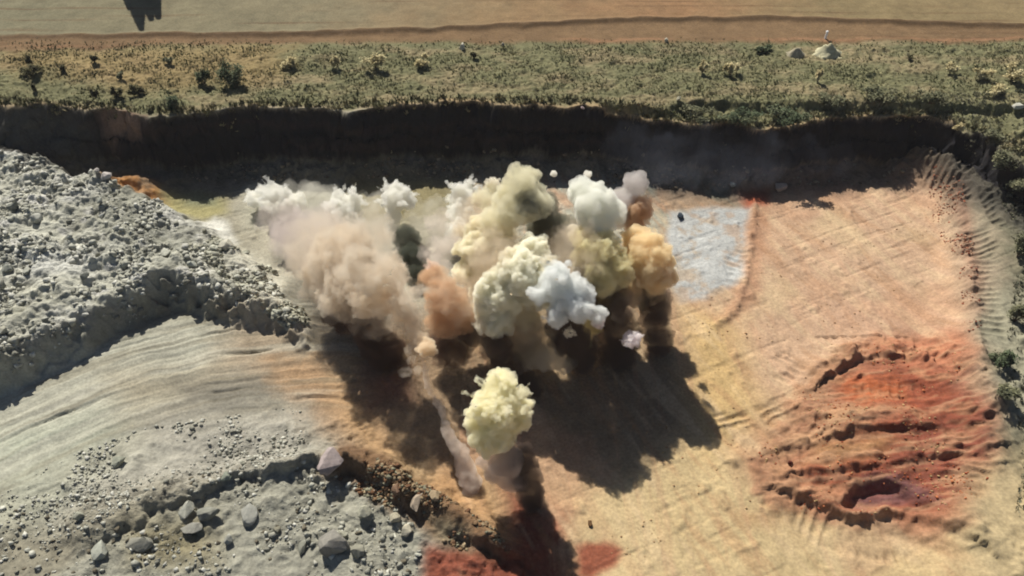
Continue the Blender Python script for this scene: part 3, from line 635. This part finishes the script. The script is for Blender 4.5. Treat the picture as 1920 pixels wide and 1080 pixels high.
# sandy heaps on the plateau
def heap(u, v, wpx, hpx, rgb, label, seed):
    p = hit(u, v); s = px2m(p); R = wpx / 2 * s; bm = bmesh.new()
    bmesh.ops.create_grid(bm, x_segments=28, y_segments=28, size=R * 1.15)
    for q in bm.verts:
        d = math.hypot(q.co.x, q.co.y * 1.3) / R; nz = mnoise.fractal(Vector((q.co.x * .9 + seed, q.co.y * .9, 0)), 1, 2, 4)
        q.co.z = max(0, 1 - d * (1 + .35 * nz)) * hpx * s * 1.1 * (1 + .5 * nz) - .1 + float(ground(p.x + q.co.x, p.y + q.co.y)) 
    bm_ = bpy.data.meshes.new('sand_heap'); bm.to_mesh(bm_); bm.free(); bm_.materials.append(rock_mat('pale_sand', rgb))
    for f in bm_.polygons: f.use_smooth = True
    o = bpy.data.objects.new('sand_heap', bm_); C.objects.link(o); o.location = (p.x, p.y, 0); tag(o, label, 'heap', 'pale heaps on the plateau')
heap(1492, 104, 38, 16, (196, 186, 158), 'smaller pale sandy heap on the green plateau', 3)
heap(1552, 100, 56, 20, (214, 208, 172), 'larger cream heap below the white marker post', 8)
# white marker post
pp = hit(1547, 74)
root = bpy.data.objects.new('marker_post', None); C.objects.link(root); root.location = (pp.x, pp.y, float(ground(pp.x, pp.y)))
tag(root, 'short white marker post at the field edge above the cream heap', 'post')
mw, _n, _b = nmat('white_paint'); _b.inputs['Base Color'].default_value = (.8, .8, .78, 1); _b.inputs['Roughness'].default_value = .5
bm = bmesh.new(); bmesh.ops.create_cone(bm, segments=12, radius1=.16, radius2=.14, depth=1.1, matrix=Matrix.Translation((0, 0, .5)), cap_ends=True)
me = bpy.data.meshes.new('post_shaft'); bm.to_mesh(me); bm.free(); me.materials.append(mw); o = bpy.data.objects.new('post_shaft', me); C.objects.link(o); o.parent = root
bm = bmesh.new(); bmesh.ops.create_cone(bm, segments=12, radius1=.2, radius2=.12, depth=.12, matrix=Matrix.Translation((0, 0, 1.1)), cap_ends=True)
me = bpy.data.meshes.new('cap'); bm.to_mesh(me); bm.free(); me.materials.append(mw); o = bpy.data.objects.new('cap', me); C.objects.link(o); o.parent = root
# conifers beyond the top of the frame: only their shadows reach the field
def conifer(x, y, h, R, label, seed):
    r = np.random.default_rng(seed); gz = float(ground(x, y))
    root = bpy.data.objects.new('conifer_tree', None); C.objects.link(root); root.location = (x, y, gz); tag(root, label, 'tree', 'conifers behind the field')
    n = 5200; t = r.random(n) ** .7; rad = R * (1 - t) * (.55 + .45 * np.abs(np.sin(t * 40))) * r.uniform(.2, 1, n) ** .5 + .06; a = r.random(n) * 6.283
    P = np.stack([np.cos(a) * rad, np.sin(a) * rad, h * .12 + t * h * .88], -1)
    d = np.stack([np.cos(a), np.sin(a), -.3 * np.ones(n)], -1); s = np.stack([-np.sin(a), np.cos(a), np.zeros(n)], -1); ls = r.uniform(.15, .4, (n, 1))
    v = np.stack([P + d * ls, P + s * ls * .5 - d * ls * .3, P - s * ls * .5 - d * ls * .3], 1).reshape(-1, 3)
    tint = np.repeat(np.tile(lin((50, 62, 44)) * .8, (n, 1)) * r.uniform(.7, 1.3, (n, 1)), 3, 0)
    mesh_np('crown', v, np.arange(3 * n).reshape(-1, 3), MLEAF, tint, parent=root)
    bm = bmesh.new(); bmesh.ops.create_cone(bm, segments=8, radius1=.25, radius2=.03, depth=h * .97, matrix=Matrix.Translation((0, 0, h * .485)), cap_ends=True)
    me = bpy.data.meshes.new('trunk'); bm.to_mesh(me); bm.free(); me.materials.append(MBARK); o = bpy.data.objects.new('trunk', me); C.objects.link(o); o.parent = root
def shadow_tree(u, v, h, R, label, seed):
    p = at(u, v, 8.0); L = h / math.tan(SUN_EL); conifer(p.x - SHX * L, p.y - SHY * L, h, R, label, seed)
shadow_tree(266, 58, 16.5, 2.0, 'tallest conifer whose shadow points into the field', 1)
shadow_tree(284, 38, 14.5, 1.8, 'conifer right of the tallest one, throwing the middle shadow tip', 2)
shadow_tree(298, 36, 14.0, 1.5, 'rightmost conifer of the clump behind the field', 3)
shadow_tree(244, 18, 13.0, 1.4, 'shortest conifer at the left of the clump behind the field', 4)

# ------------------------------------------------------------------ dust of the blast
def dust_mat(name, rgb, dens, wisp=0.0, wscale=.5):
    m = bpy.data.materials.new(name); m.use_nodes = True; n = m.node_tree; n.nodes.clear()
    out = n.nodes.new('ShaderNodeOutputMaterial'); v = n.nodes.new('ShaderNodeVolumePrincipled')
    c = lin(rgb) ** .75; v.inputs['Color'].default_value = (*c, 1); v.inputs['Density'].default_value = dens
    if wisp:
        tc = n.nodes.new('ShaderNodeTexCoord'); t = tex_noise(n, wscale, 4, .62, tc.outputs['Object']); t.inputs['Distortion'].default_value = .6
        r = n.nodes.new('ShaderNodeMapRange'); r.inputs['From Min'].default_value = .36; r.inputs['From Max'].default_value = .64
        r.inputs['To Min'].default_value = dens * (1 - wisp); r.inputs['To Max'].default_value = dens * (1 + wisp)
        n.links.new(t.outputs[0], r.inputs[0]); n.links.new(r.outputs[0], v.inputs['Density'])
    n.links.new(v.outputs[0], out.inputs['Volume'])
    return m
TEX = {}
def ctex(scale, depth=3, kind='CLOUDS'):
    k = (scale, depth, kind)
    if k not in TEX:
        t = bpy.data.textures.new('billow', kind); t.noise_scale = scale
        if kind == 'CLOUDS': t.noise_depth = depth
        TEX[k] = t
    return TEX[k]
def blob_mesh(blobs):
    bm = bmesh.new()
    for (x, y, z, rx, ry, rz) in blobs:
        bmesh.ops.create_icosphere(bm, subdivisions=3, radius=1, matrix=Matrix.Translation((x, y, z)) @ Matrix.Diagonal((rx, ry, rz, 1)))
    me = bpy.data.meshes.new('dust_plume'); bm.to_mesh(me); bm.free()
    return me
GP = 'dust plumes thrown up by the blast'
GW = 'pale puffs in a row along the wall foot'
def plume(label, rgb, dens, pts, seed=0, nb=10, disp=1.0, vox=.24, stem=0.0, name='dust_plume', cat='dust cloud', spikes=0, cell=1.3, group=GP, squash=1.0, wisp=0.0, wscale=.5, cauli=0.0):
    """pts: list of (u, v, height, radius in px); stem: width of the column down to the ground as a share of the puff"""
    r = random.Random(seed * 31 + 5); B = []
    for k, (u, v, z, rp) in enumerate(pts):
        p = at(u, v, z); R = rp * px2m(p)
        B.append((p.x, p.y, p.z, R * .78, R * .78, R * .74 * squash))
        for j in range(nb):
            d = Vector((r.gauss(0, 1), r.gauss(0, 1), r.gauss(0, 1) * squash)).normalized(); q = r.uniform(.2, .46) * R
            c = p + d * (R * .95 - q); B.append((c.x, c.y, max(c.z, q * .5), q, q, q * .9))
    if stem:
        p = at(*pts[0][:3]); R = pts[0][3] * px2m(p); n = max(2, int(p.z / (R * .4)))
        for j in range(n):
            t = (j + .5) / n; zz = p.z * (1 - t); rr = R * stem * (1 + .5 * (1 - t)) * r.uniform(.75, 1.15)
            B.append((p.x + r.gauss(0, .18) * R, p.y + r.gauss(0, .18) * R, max(zz, rr * .3), rr * .85, rr * .85, rr * .9))
    p0 = at(*pts[0][:3])
    for j in range(spikes):
        d = Vector((r.gauss(0, 1), r.gauss(0, .7), abs(r.gauss(0, 1)) - .3)).normalized(); R = pts[0][3] * px2m(p0); c = p0 + d * R * .95
        for m in range(5):
            q = R * .14 * (1 - m * .17); e = c + d * R * .085 * m; B.append((e.x, e.y, e.z, q, q, q))
    me = blob_mesh([(x - p0.x, y - p0.y, z, a, b, c) for x, y, z, a, b, c in B])
    o = bpy.data.objects.new(name, me); C.objects.link(o); o.location = (p0.x, p0.y, 0)
    rm = o.modifiers.new('merge', 'REMESH'); rm.mode = 'VOXEL'; rm.voxel_size = vox; rm.use_smooth_shade = True
    d1 = o.modifiers.new('billow', 'DISPLACE'); d1.texture = ctex(cell, 1); d1.strength = .9 * disp; d1.mid_level = .5; d1.texture_coords = 'GLOBAL'
    if cauli:
        for sc_, st in ((cell * .8, cauli), (cell * .38, cauli * .5)):
            d = o.modifiers.new('cells', 'DISPLACE'); d.texture = ctex(sc_, 0, 'VORONOI'); d.strength = -st; d.mid_level = .5; d.texture_coords = 'GLOBAL'
    d2 = o.modifiers.new('billow_small', 'DISPLACE'); d2.texture = ctex(cell * .3, 3); d2.strength = .52 * disp; d2.mid_level = .5; d2.texture_coords = 'GLOBAL'
    me.materials.append(dust_mat('dust', rgb, dens, wisp, wscale))
    tag(o, label, cat, group)
    return o
CREAM = (250, 246, 226)
plume('bright cream cauliflower cloud left of the middle of the blast', CREAM, 4.2, [(900, 465, 10, 52), (880, 510, 8, 36), (945, 480, 10, 42), (905, 430, 11, 34)], 1, nb=16, cell=1.0, vox=.17, cauli=.6, disp=1.0, stem=.4, wisp=.7, wscale=1.3)
plume('pale yellow cream cloud in the very middle of the blast', (250, 248, 234), 4.0, [(985, 510, 12, 62), (1000, 470, 13, 40), (935, 550, 10, 54), (930, 592, 8, 46), (1020, 545, 11, 40)], 2, nb=16, cell=1.1, vox=.18, cauli=.55, disp=1.0, stem=.4, wisp=.7, wscale=1.3)
plume('blue white billowing cloud right of the middle of the blast', (242, 244, 242), 2.4, [(1045, 520, 13.5, 38), (1085, 580, 11.5, 34), (1040, 595, 11, 26), (1010, 550, 12.5, 24), (1078, 540, 12.5, 34), (1060, 565, 12, 36), (1122, 592, 11, 20), (1100, 555, 12, 24)], 3, nb=15, spikes=8, vox=.17, cauli=.5, disp=1.0, cell=1.0, wisp=.7, wscale=1.3)
plume('big tan orange ball of dust on the right of the blast', (244, 226, 184), 2.2, [(1212, 480, 12, 60), (1208, 540, 8, 44), (1215, 556, 5, 34), (1195, 530, 7, 40), (1228, 510, 11, 48), (1190, 450, 12.5, 34)], 4, nb=14, disp=1.2, wisp=.85, wscale=.8, cauli=.45)
plume('yellow olive dust between the blue white cloud and the tan ball', (240, 232, 188), 1.7, [(1118, 475, 13, 52), (1130, 560, 5, 50), (1150, 540, 7, 50), (1125, 520, 11, 54), (1160, 505, 11.5, 46), (1100, 450, 13.5, 34)], 5, nb=14, disp=1.3, wisp=.9, wscale=.8, stem=.4, cauli=.5)
plume('white green rounded puff at the back of the blast', (246, 246, 238), 2.2, [(1112, 382, 16, 50), (1094, 346, 17.5, 14), (1124, 348, 17.5, 13), (1142, 372, 16.6, 15), (1092, 362, 16.5, 36), (1140, 398, 15, 38), (1120, 420, 14.5, 40)], 6, nb=10, disp=.8, wisp=.6, wscale=.7, cauli=.3)
plume('tall olive tan cloud at the back beside the dark cloud', (236, 231, 204), 1.1, [(980, 340, 17, 42), (960, 385, 15, 54), (935, 415, 13, 46), (1000, 375, 15.5, 44), (920, 375, 12, 34)], 7, nb=14, wisp=.75, wscale=.7, disp=1.2, cauli=.3)
plume('dark olive cloud behind the middle of the blast', (118, 116, 98), 1.6, [(1020, 430, 11, 40), (1015, 390, 14, 44), (1060, 430, 10, 34), (1075, 450, 8, 40), (1038, 440, 11.5, 44), (1048, 470, 10, 36), (990, 380, 15.5, 34)], 8, nb=9, wisp=.6, disp=1.2)  # dense dark volume filling the gap between the back clouds
plume('brown mushroom ball with dark core at back right', (216, 184, 150), 2.6, [(1197, 392, 12, 33), (1190, 420, 10.5, 28)], 9, nb=12, cell=.8, vox=.18, cauli=.5)
plume('grey mauve puff with a pale top behind the brown mushroom', (214, 208, 204), 1.2, [(1192, 345, 14, 30), (1168, 375, 12.5, 32), (1160, 410, 11, 30)], 10, nb=10, wisp=.5)
plume('bright yellow ragged plume in front of the blast', (249, 245, 218), 3.0, [(932, 765, 10, 58), (922, 815, 8, 50), (940, 718, 11.5, 34), (900, 790, 8.5, 34), (965, 780, 9, 40)], 11, nb=18, spikes=16, cell=1.0, vox=.17, cauli=.45, wisp=.85, wscale=1.2)
plume('mauve tan stem below the bright yellow plume', (206, 190, 176), 1.5, [(950, 862, 5.5, 42), (958, 900, 3, 34), (902, 865, 4.5, 16), (925, 890, 3.5, 22)], 12, nb=9, disp=.7, wisp=.5)
plume('orange brown plume left of the cream clouds', (216, 180, 142), .95, [(835, 560, 9, 50), (812, 520, 9.5, 34), (862, 590, 7, 40), (830, 605, 6.5, 40)], 13, nb=14, wisp=.9, wscale=.8, cauli=.5, disp=1.4)
plume('dust coloured dark brown for the shade under the orange plume', (100, 76, 62), 1.1, [(850, 650, 3, 50), (870, 625, 4, 44), (820, 640, 3, 30)], 33, nb=8, wisp=.6, disp=1.3)  # shade from neighbouring clouds put into the dust colour
plume('small curled tan ball flying left of the orange plume', (242, 226, 198), 3.5, [(800, 652, 9, 24)], 14, nb=8, vox=.14, cell=.7, disp=.7, cauli=.35)
plume('grey tan low cloud in the shade under the blue white cloud', (212, 204, 184), .8, [(1020, 665, 3, 48), (985, 675, 2.4, 32), (1058, 675, 2.6, 32)], 15, nb=9, squash=.7, wisp=.5, disp=1.2)
SHADE_RGB = (84, 70, 62)  # low-albedo colour of the columns added to close gaps in the ground shadow
plume('added dark column deepening the shade under the blue white cloud', SHADE_RGB, 1.1, [(1065, 560, 10.5, 40), (1060, 600, 8.5, 42), (1060, 625, 7, 44), (1075, 640, 5, 44), (1090, 660, 2.5, 44)], 41, nb=9, wisp=.6, disp=1.3)
plume('added dark column deepening the shade under the big tan ball', SHADE_RGB, 1.0, [(1215, 520, 9, 40), (1222, 560, 7.5, 38), (1225, 585, 6, 36), (1230, 615, 3.5, 36), (1235, 640, 1.5, 34)], 42, nb=9, wisp=.6, disp=1.3)
plume('added dark column filling the shadow gap between the olive dust and the tan ball', SHADE_RGB, .8, [(1145, 520, 10, 44), (1150, 560, 8.5, 42), (1150, 590, 7, 42), (1105, 560, 9, 36), (1090, 530, 11, 40), (1120, 505, 11.5, 40), (1165, 620, 4, 42), (1160, 660, 1.5, 44)], 43, nb=9, wisp=.6, disp=1.3)
plume('added dark column deepening the shade behind the bright yellow plume', SHADE_RGB, .8, [(930, 650, 6, 40), (950, 690, 3, 40), (985, 720, 1, 38)], 44, nb=9, wisp=.6, disp=1.3)
plume('added dark volume casting more shadow at the foot of the bright yellow plume', SHADE_RGB, 1.3, [(975, 860, 5, 38), (985, 895, 3, 38), (995, 930, 1, 34)], 48, nb=9, wisp=.6, disp=1.2)  # added in front of the yellow plume to extend its shadow
plume('added brown curtain darkening the shade under the left dust sheet', (92, 70, 58), 1.2, [(670, 590, 5, 40), (690, 620, 3, 44), (720, 660, 1.5, 46), (640, 590, 2.5, 40)], 45, nb=9, wisp=.7, disp=1.4)  # added low-albedo volume that deepens the shade below the sheet
plume('thin veil of tan dust wrapped round the front of the blast', (226, 208, 182), .16, [(860, 560, 9, 70), (940, 480, 12, 80), (1080, 470, 13, 80), (1160, 540, 9, 70), (1000, 600, 6, 80), (900, 420, 11, 70)], 46, nb=10, wisp=.95, wscale=.6, disp=2.8, vox=.4)
plume('grey brown shaded skirt below the middle of the blast', (196, 180, 154), .8, [(945, 635, 4, 56), (890, 620, 4, 40), (990, 620, 4, 46)], 16, nb=9, wisp=.5, disp=1.3)
plume('small pink white puff at the lower right of the blue cloud', (246, 238, 236), 5, [(1120, 602, 9.5, 17), (1104, 580, 10, 13)], 17, nb=9, vox=.13, cell=.6, disp=.6, cauli=.3)
plume('lone white puff floating over the dark shadow', (246, 240, 240), 4.0, [(1187, 636, 8, 21)], 18, nb=12, vox=.12, cell=.55, disp=.8, spikes=6, cauli=.35)
plume('wide peach tan dust sheet on the left of the blast', (226, 213, 192), .8, [(760, 560, 11, 36), (670, 505, 13, 46), (640, 490, 9, 80), (700, 515, 12.5, 50), (720, 530, 10, 50), (610, 540, 5, 50), (650, 560, 4, 46), (650, 545, 8, 64), (730, 510, 11, 46), (610, 510, 6, 50), (640, 460, 7, 44), (690, 560, 9, 44)], 19, nb=11, disp=2.6, vox=.3, wisp=.95, wscale=.55, stem=.3)
plume('soft pale peach haze spreading round the left dust sheet', (226, 212, 190), .16, [(600, 470, 7, 90), (680, 450, 8, 80), (650, 545, 6, 76), (700, 590, 6, 56)], 47, nb=9, wisp=.9, wscale=.3, disp=2.6, vox=.45)
plume('thin mauve pink haze at the left end of the blast', (230, 216, 208), .16, [(560, 440, 5, 70), (530, 410, 3, 54), (600, 430, 5, 66), (590, 480, 4, 46)], 20, nb=9, disp=1.8, vox=.4, wisp=.75, wscale=.35)
plume('low pale dust lying over the floor between the row of puffs', (230, 226, 212), .14, [(600, 400, 1, 70), (700, 410, 1.2, 60), (800, 410, 1.2, 60), (700, 460, 2, 70), (560, 380, .8, 60), (640, 420, 1.2, 60), (850, 440, 2, 50)], 35, nb=9, disp=1.4, vox=.35, wisp=.8, wscale=.5, squash=.5)
plume('pale grey puff at the left end of the row along the wall', (242, 241, 234), 2.2, [(515, 362, 6.0, 27), (520, 380, 2.6, 36), (485, 370, 1.8, 28), (548, 380, 2.0, 30)], 21, nb=16, vox=.16, squash=.6, spikes=12, cauli=.5, cell=.9, group=GW, wisp=.4)
plume('pale ragged puff second from the left along the wall', (242, 241, 234), 2.2, [(648, 386, 3, 36), (655, 420, 2, 28), (628, 400, 2, 24)], 22, nb=16, vox=.16, squash=.7, spikes=14, cauli=.5, cell=.9, group=GW, wisp=.4)
plume('pale fan shaped puff in the middle of the row along the wall', (242, 241, 234), 2.2, [(742, 368, 5, 34), (738, 400, 3.4, 20), (734, 430, 2.2, 18), (765, 375, 4.6, 20)], 23, nb=14, vox=.16, squash=.8, spikes=10, cauli=.5, cell=.9, group=GW, wisp=.4)
plume('white spiky puff at the right of the row along the wall', (242, 241, 234), 2.2, [(868, 366, 3.4, 32), (862, 400, 2.6, 30), (856, 430, 2.5, 28)], 24, nb=16, vox=.16, squash=.8, spikes=14, cauli=.5, cell=.9, group=GW, wisp=.4)
plume('small speckled tan puff between the spiky white puff and olive cloud', (226, 214, 188), 3.0, [(903, 374, 5, 20)], 25, nb=14, vox=.11, cell=.45, spikes=8, disp=.7, cauli=.4, group=GW)
plume('dark volume standing in for a cast shadow in the gap left of the orange plume', (70, 74, 62), 1.3, [(762, 445, 2.5, 30), (772, 480, 2, 30), (780, 510, 1.5, 22)], 26, nb=8, wisp=.4)  # dark volume put where the fan puff's shadow falls
plume('pinkish drifting dust between the fan puff and spiky puff', (236, 224, 212), .3, [(822, 420, 3, 34), (815, 470, 4, 36), (850, 455, 4, 30), (830, 500, 5, 26)], 27, nb=9, vox=.3, wisp=.7, disp=1.4)
plume('tan dust trail sweeping down to the small curled ball', (238, 218, 188), .7, [(735, 560, 9, 34), (755, 590, 9, 28), (775, 618, 9, 24), (790, 636, 9, 20)], 28, nb=9, vox=.2, wisp=.5)
STREAK = [(786, 668, 8.4, 6), (798, 702, 7.2, 7), (813, 741, 6, 8), (830, 782, 4.8, 11), (850, 830, 3.4, 16), (872, 872, 1.8, 24), (886, 905, .8, 28)]
streak = [tuple(np.interp(t, range(7), [q[k] for q in STREAK])[()] if k else np.interp(t, range(7), [q[0] for q in STREAK]) + 2.5 * math.sin(t * 3.1) for k in range(4)) for t in np.linspace(0, 6, 46)]
plume('thin mauve jet trailing below the small curled ball', (228, 214, 200), 1.1, streak, 29, nb=3, vox=.12, disp=.6, wisp=.7, wscale=1.2)  # narrow mauve volume widening towards the ground
plume('white ring shaped puff flying highest over the wall shadow', (244, 242, 234), 6, [(1038, 325, 13, 8)], 30, nb=7, vox=.08, cell=.5, disp=.25, group='small puffs flying over the wall')
plume('flat white puff flying over the white green cloud', (244, 242, 234), 5, [(1102, 327, 15, 10)], 31, nb=7, vox=.09, cell=.5, disp=.25, squash=.6, group='small puffs flying over the wall')
plume('small cream spurt rising between the cream and yellow cream clouds', (242, 236, 218), 2.6, [(958, 438, 11, 17)], 60, nb=14, vox=.12, cell=.6, disp=1.0, cauli=.35, spikes=7, wisp=.6, wscale=1.6, group='small spurts among the large dust clouds')
plume('small white spurt on the upper edge of the blue white cloud', (242, 236, 218), 2.6, [(1032, 486, 14.4, 15)], 61, nb=14, vox=.12, cell=.6, disp=1.0, cauli=.35, spikes=7, wisp=.6, wscale=1.6, group='small spurts among the large dust clouds')
plume('small cream spurt at the left shoulder of the cream cloud', (242, 236, 218), 2.6, [(866, 432, 9, 15)], 62, nb=14, vox=.12, cell=.6, disp=1.0, cauli=.35, spikes=7, wisp=.6, wscale=1.6, group='small spurts among the large dust clouds')
plume('small tan spurt above the yellow olive dust', (242, 236, 218), 2.6, [(1078, 436, 14, 16)], 63, nb=14, vox=.12, cell=.6, disp=1.0, cauli=.35, spikes=7, wisp=.6, wscale=1.6, group='small spurts among the large dust clouds')
plume('small buff spurt under the yellow cream cloud', (242, 236, 218), 2.6, [(905, 612, 8, 15)], 64, nb=14, vox=.12, cell=.6, disp=1.0, cauli=.35, spikes=7, wisp=.6, wscale=1.6, group='small spurts among the large dust clouds')
plume('small grey white spurt below the blue white cloud', (242, 236, 218), 2.6, [(1068, 622, 9.5, 13)], 65, nb=14, vox=.12, cell=.6, disp=1.0, cauli=.35, spikes=7, wisp=.6, wscale=1.6, group='small spurts among the large dust clouds')
plume('small tan spurt between the olive tan cloud and the spiky white puff', (242, 236, 218), 2.6, [(925, 345, 13, 15)], 66, nb=14, vox=.12, cell=.6, disp=1.0, cauli=.35, spikes=7, wisp=.6, wscale=1.6, group='small spurts among the large dust clouds')
plume('small pale spurt at the right side of the tan ball', (242, 236, 218), 2.6, [(1262, 505, 9, 12)], 67, nb=14, vox=.12, cell=.6, disp=1.0, cauli=.35, spikes=7, wisp=.6, wscale=1.6, group='small spurts among the large dust clouds')
plume('small pinkish spurt on top of the orange brown plume', (230, 208, 190), 2.6, [(808, 498, 10, 14)], 68, nb=14, vox=.12, cell=.6, disp=1.0, cauli=.35, spikes=7, wisp=.6, wscale=1.6, group='small spurts among the large dust clouds')
plume('thin blue smoke drifting along the shaded wall', (165, 175, 200), .011, [(1180, 280, 4, 60), (1240, 300, 4, 70), (1300, 290, 4, 70), (1360, 300, 4, 70), (1430, 300, 4, 70), (1500, 300, 3, 60), (1570, 300, 3, 50)], 32, nb=6, vox=.5, disp=2.5, wisp=.9, wscale=.2, name='blast_smoke', cat='smoke', group=None)

# ------------------------------------------------------------------ thin dusty air
bm = bmesh.new(); bmesh.ops.create_cube(bm, size=1, matrix=Matrix.Translation((0, 2800, 30)) @ Matrix.Diagonal((7400, 6800, 78, 1)))
me = bpy.data.meshes.new('haze'); bm.to_mesh(me); bm.free()
hm = bpy.data.materials.new('dusty_air'); hm.use_nodes = True; hn = hm.node_tree; hn.nodes.clear()
ho = hn.nodes.new('ShaderNodeOutputMaterial'); hv = hn.nodes.new('ShaderNodeVolumePrincipled')
hv.inputs['Color'].default_value = (.9, .9, .92, 1); hv.inputs['Density'].default_value = .0001; hn.links.new(hv.outputs[0], ho.inputs['Volume'])
me.materials.append(hm); hz = bpy.data.objects.new('haze', me); C.objects.link(hz); hz['kind'] = 'stuff'
